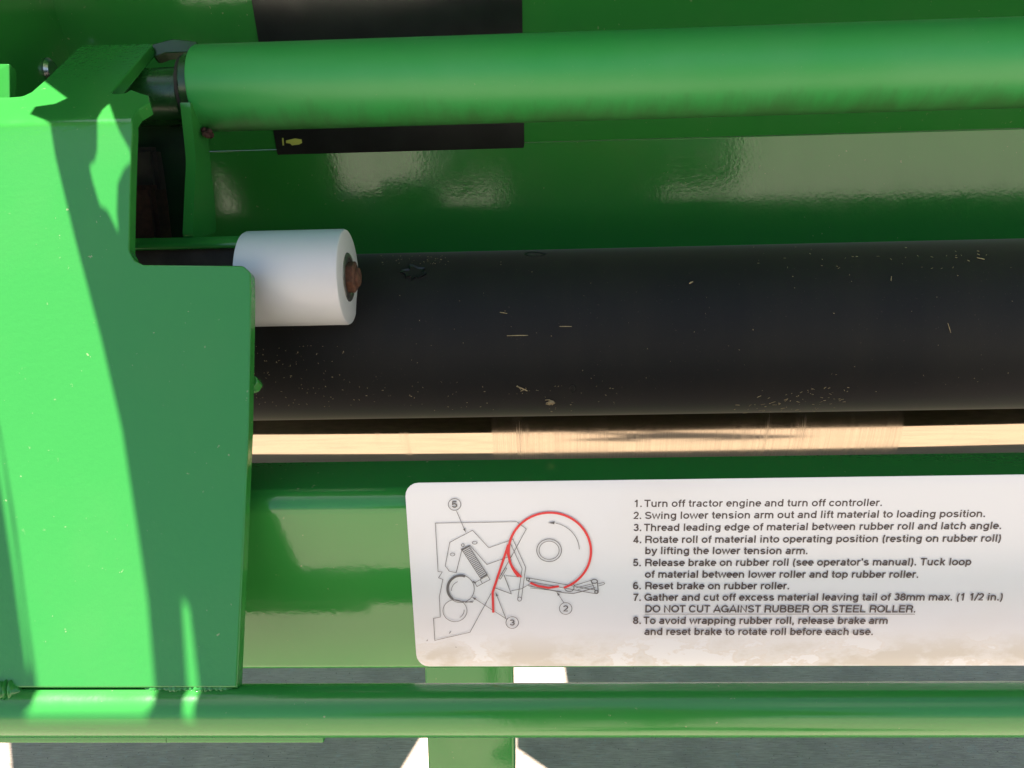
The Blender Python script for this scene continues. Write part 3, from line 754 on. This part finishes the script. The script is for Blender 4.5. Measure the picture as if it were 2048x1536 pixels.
leaf = U_((220, 206), (230, 236)) + M_((241, 262), (262, 300), (264, 322), (250, 335), (237, 365), (235, 420), (239, 470), (232, 455), (215, 420), (200, 410), (185, 360), (179, 332), (190, 322), (195, 300), (195, 246)) + U_((205, 220),)
line_ = M_((364, 1200), (380, 1210), (399, 1372)) + Cy((396, 1460), (374, 1460)) + M_((376, 1372),)
gA = Gr((868, 1425), (845, 1470), (805, 1536), (780, 1575), (1140, 1575), (1090, 1536), (1032, 1496), (1034, 1425))
gB = Gr((1015, 1330), (1128, 1330), (1134, 1374), (1015, 1374))
gC = Gr((-70, 1470), (18, 1486), (22, 1536), (24, 1600), (-70, 1600))
EDGE = pipe_c.x - pipe_r + SUN.y/SUN.z*(HZ - pipe_c.y) - .004
outer = [(-1.9, EDGE), (1.6, EDGE), (1.6, 3.6), (-1.9, 3.6)]
hb = flat([outer, band, sliv, leaf, line_, gA, gB, gC], 0.004, 0.0003)  # holes are the lit patch outlines carried back along the sun direction
hb.transform(Matrix.Translation((0, 0, HZ)))
hd = empty('sun_mask', Vector((.3, 1.2, HZ)), 'added unseen green sheet above the rollers, cut to shape sun and shade', 'sun_mask')
link('sun_mask_sheet', hb, G_BOX, hd, smooth=30)
for xs in (XBL-.20, XR+.06):
    link('sun_mask_arm', prism_x([Vector((.86, 1.0)), Vector((.90, 1.0)), Vector((.98, HZ-.0045)), Vector((.92, HZ-.0045))], xs-.004, xs+.004), G_BOX, hd)

# ---------------------------------------------------------------- the operator standing behind the lens (seen only as a dark reflection in the paint)
def person():
    PX = 0.10
    V = {'pel': (PX, -.47, .95), 'wai': (PX, -.41, 1.10), 'che': (PX, -.33, 1.32), 'nek': (PX, -.31, 1.50), 'hed': (PX, -.28, 1.60), 'top': (PX, -.27, 1.72)}
    R = {'pel': .17, 'wai': .26, 'che': .19, 'nek': .060, 'hed': .085, 'top': .075}
    Ed = [('pel', 'wai'), ('wai', 'che'), ('che', 'nek'), ('nek', 'hed'), ('hed', 'top')]
    for sx, n in ((-1, 'l'), (1, 'r')):
        V.update({n+'sh': (PX+sx*.19, -.32, 1.42), n+'el': (PX+sx*.33, -.24, 1.10), n+'wr': (PX-.06+sx*.12, -.125, 1.24), n+'hp': (PX+sx*.095, -.50, .88), n+'kn': (PX+sx*.11, -.60, .49), n+'an': (PX+sx*.12, -.74, .09), n+'to': (PX+sx*.14, -.60, .05)})
        R.update({n+'sh': .062, n+'el': .11, n+'wr': .030, n+'hp': .090, n+'kn': .062, n+'an': .045, n+'to': .042})
        Ed += [('che', n+'sh'), (n+'sh', n+'el'), (n+'el', n+'wr'), ('pel', n+'hp'), (n+'hp', n+'kn'), (n+'kn', n+'an'), (n+'an', n+'to')]
        for k in range(4):
            a, b = f'{n}f{k}', f'{n}g{k}'
            V[a] = (PX-.12+sx*.09, -.09, 1.232+k*.019); V[b] = (PX-.13+sx*.06, -.075, 1.232+k*.018); R[a] = .0095; R[b] = .008
            Ed += [(n+'wr', a), (a, b)]
    keys = list(V); me = bpy.data.meshes.new('body'); me.from_pydata([V[k] for k in keys], [(keys.index(a), keys.index(b)) for a, b in Ed], [])
    o = bpy.data.objects.new('body', me); COL.objects.link(o)
    sm = o.modifiers.new('s', 'SKIN'); su = o.modifiers.new('u', 'SUBSURF'); su.levels = su.render_levels = 1
    for i, k in enumerate(keys): me.skin_vertices[0].data[i].radius = (R[k], R[k])
    me.skin_vertices[0].data[0].use_root = True
    dg = bpy.context.evaluated_depsgraph_get(); dg.update()
    bm = bmesh.new(); m2 = o.evaluated_get(dg).to_mesh(); bm.from_mesh(m2); o.evaluated_get(dg).to_mesh_clear()
    bpy.data.objects.remove(o)
    p = empty('person', Vector((.12, -.36, 0)), 'person in dark work clothes standing in front of the machine, hands raised', 'person')
    b = link('body', bm, plain('dark_work_clothes', (0.03, .035, .05), .9, var=.2), p, smooth=60)
    skin = plain('skin', (.42, .25, .17), .5, var=.05); b.data.materials.append(skin)
    for f in b.data.polygons:
        c = f.center
        if c.z > 1.51 or (c.y > .25 and c.z > 1.2): f.material_index = 1
person()
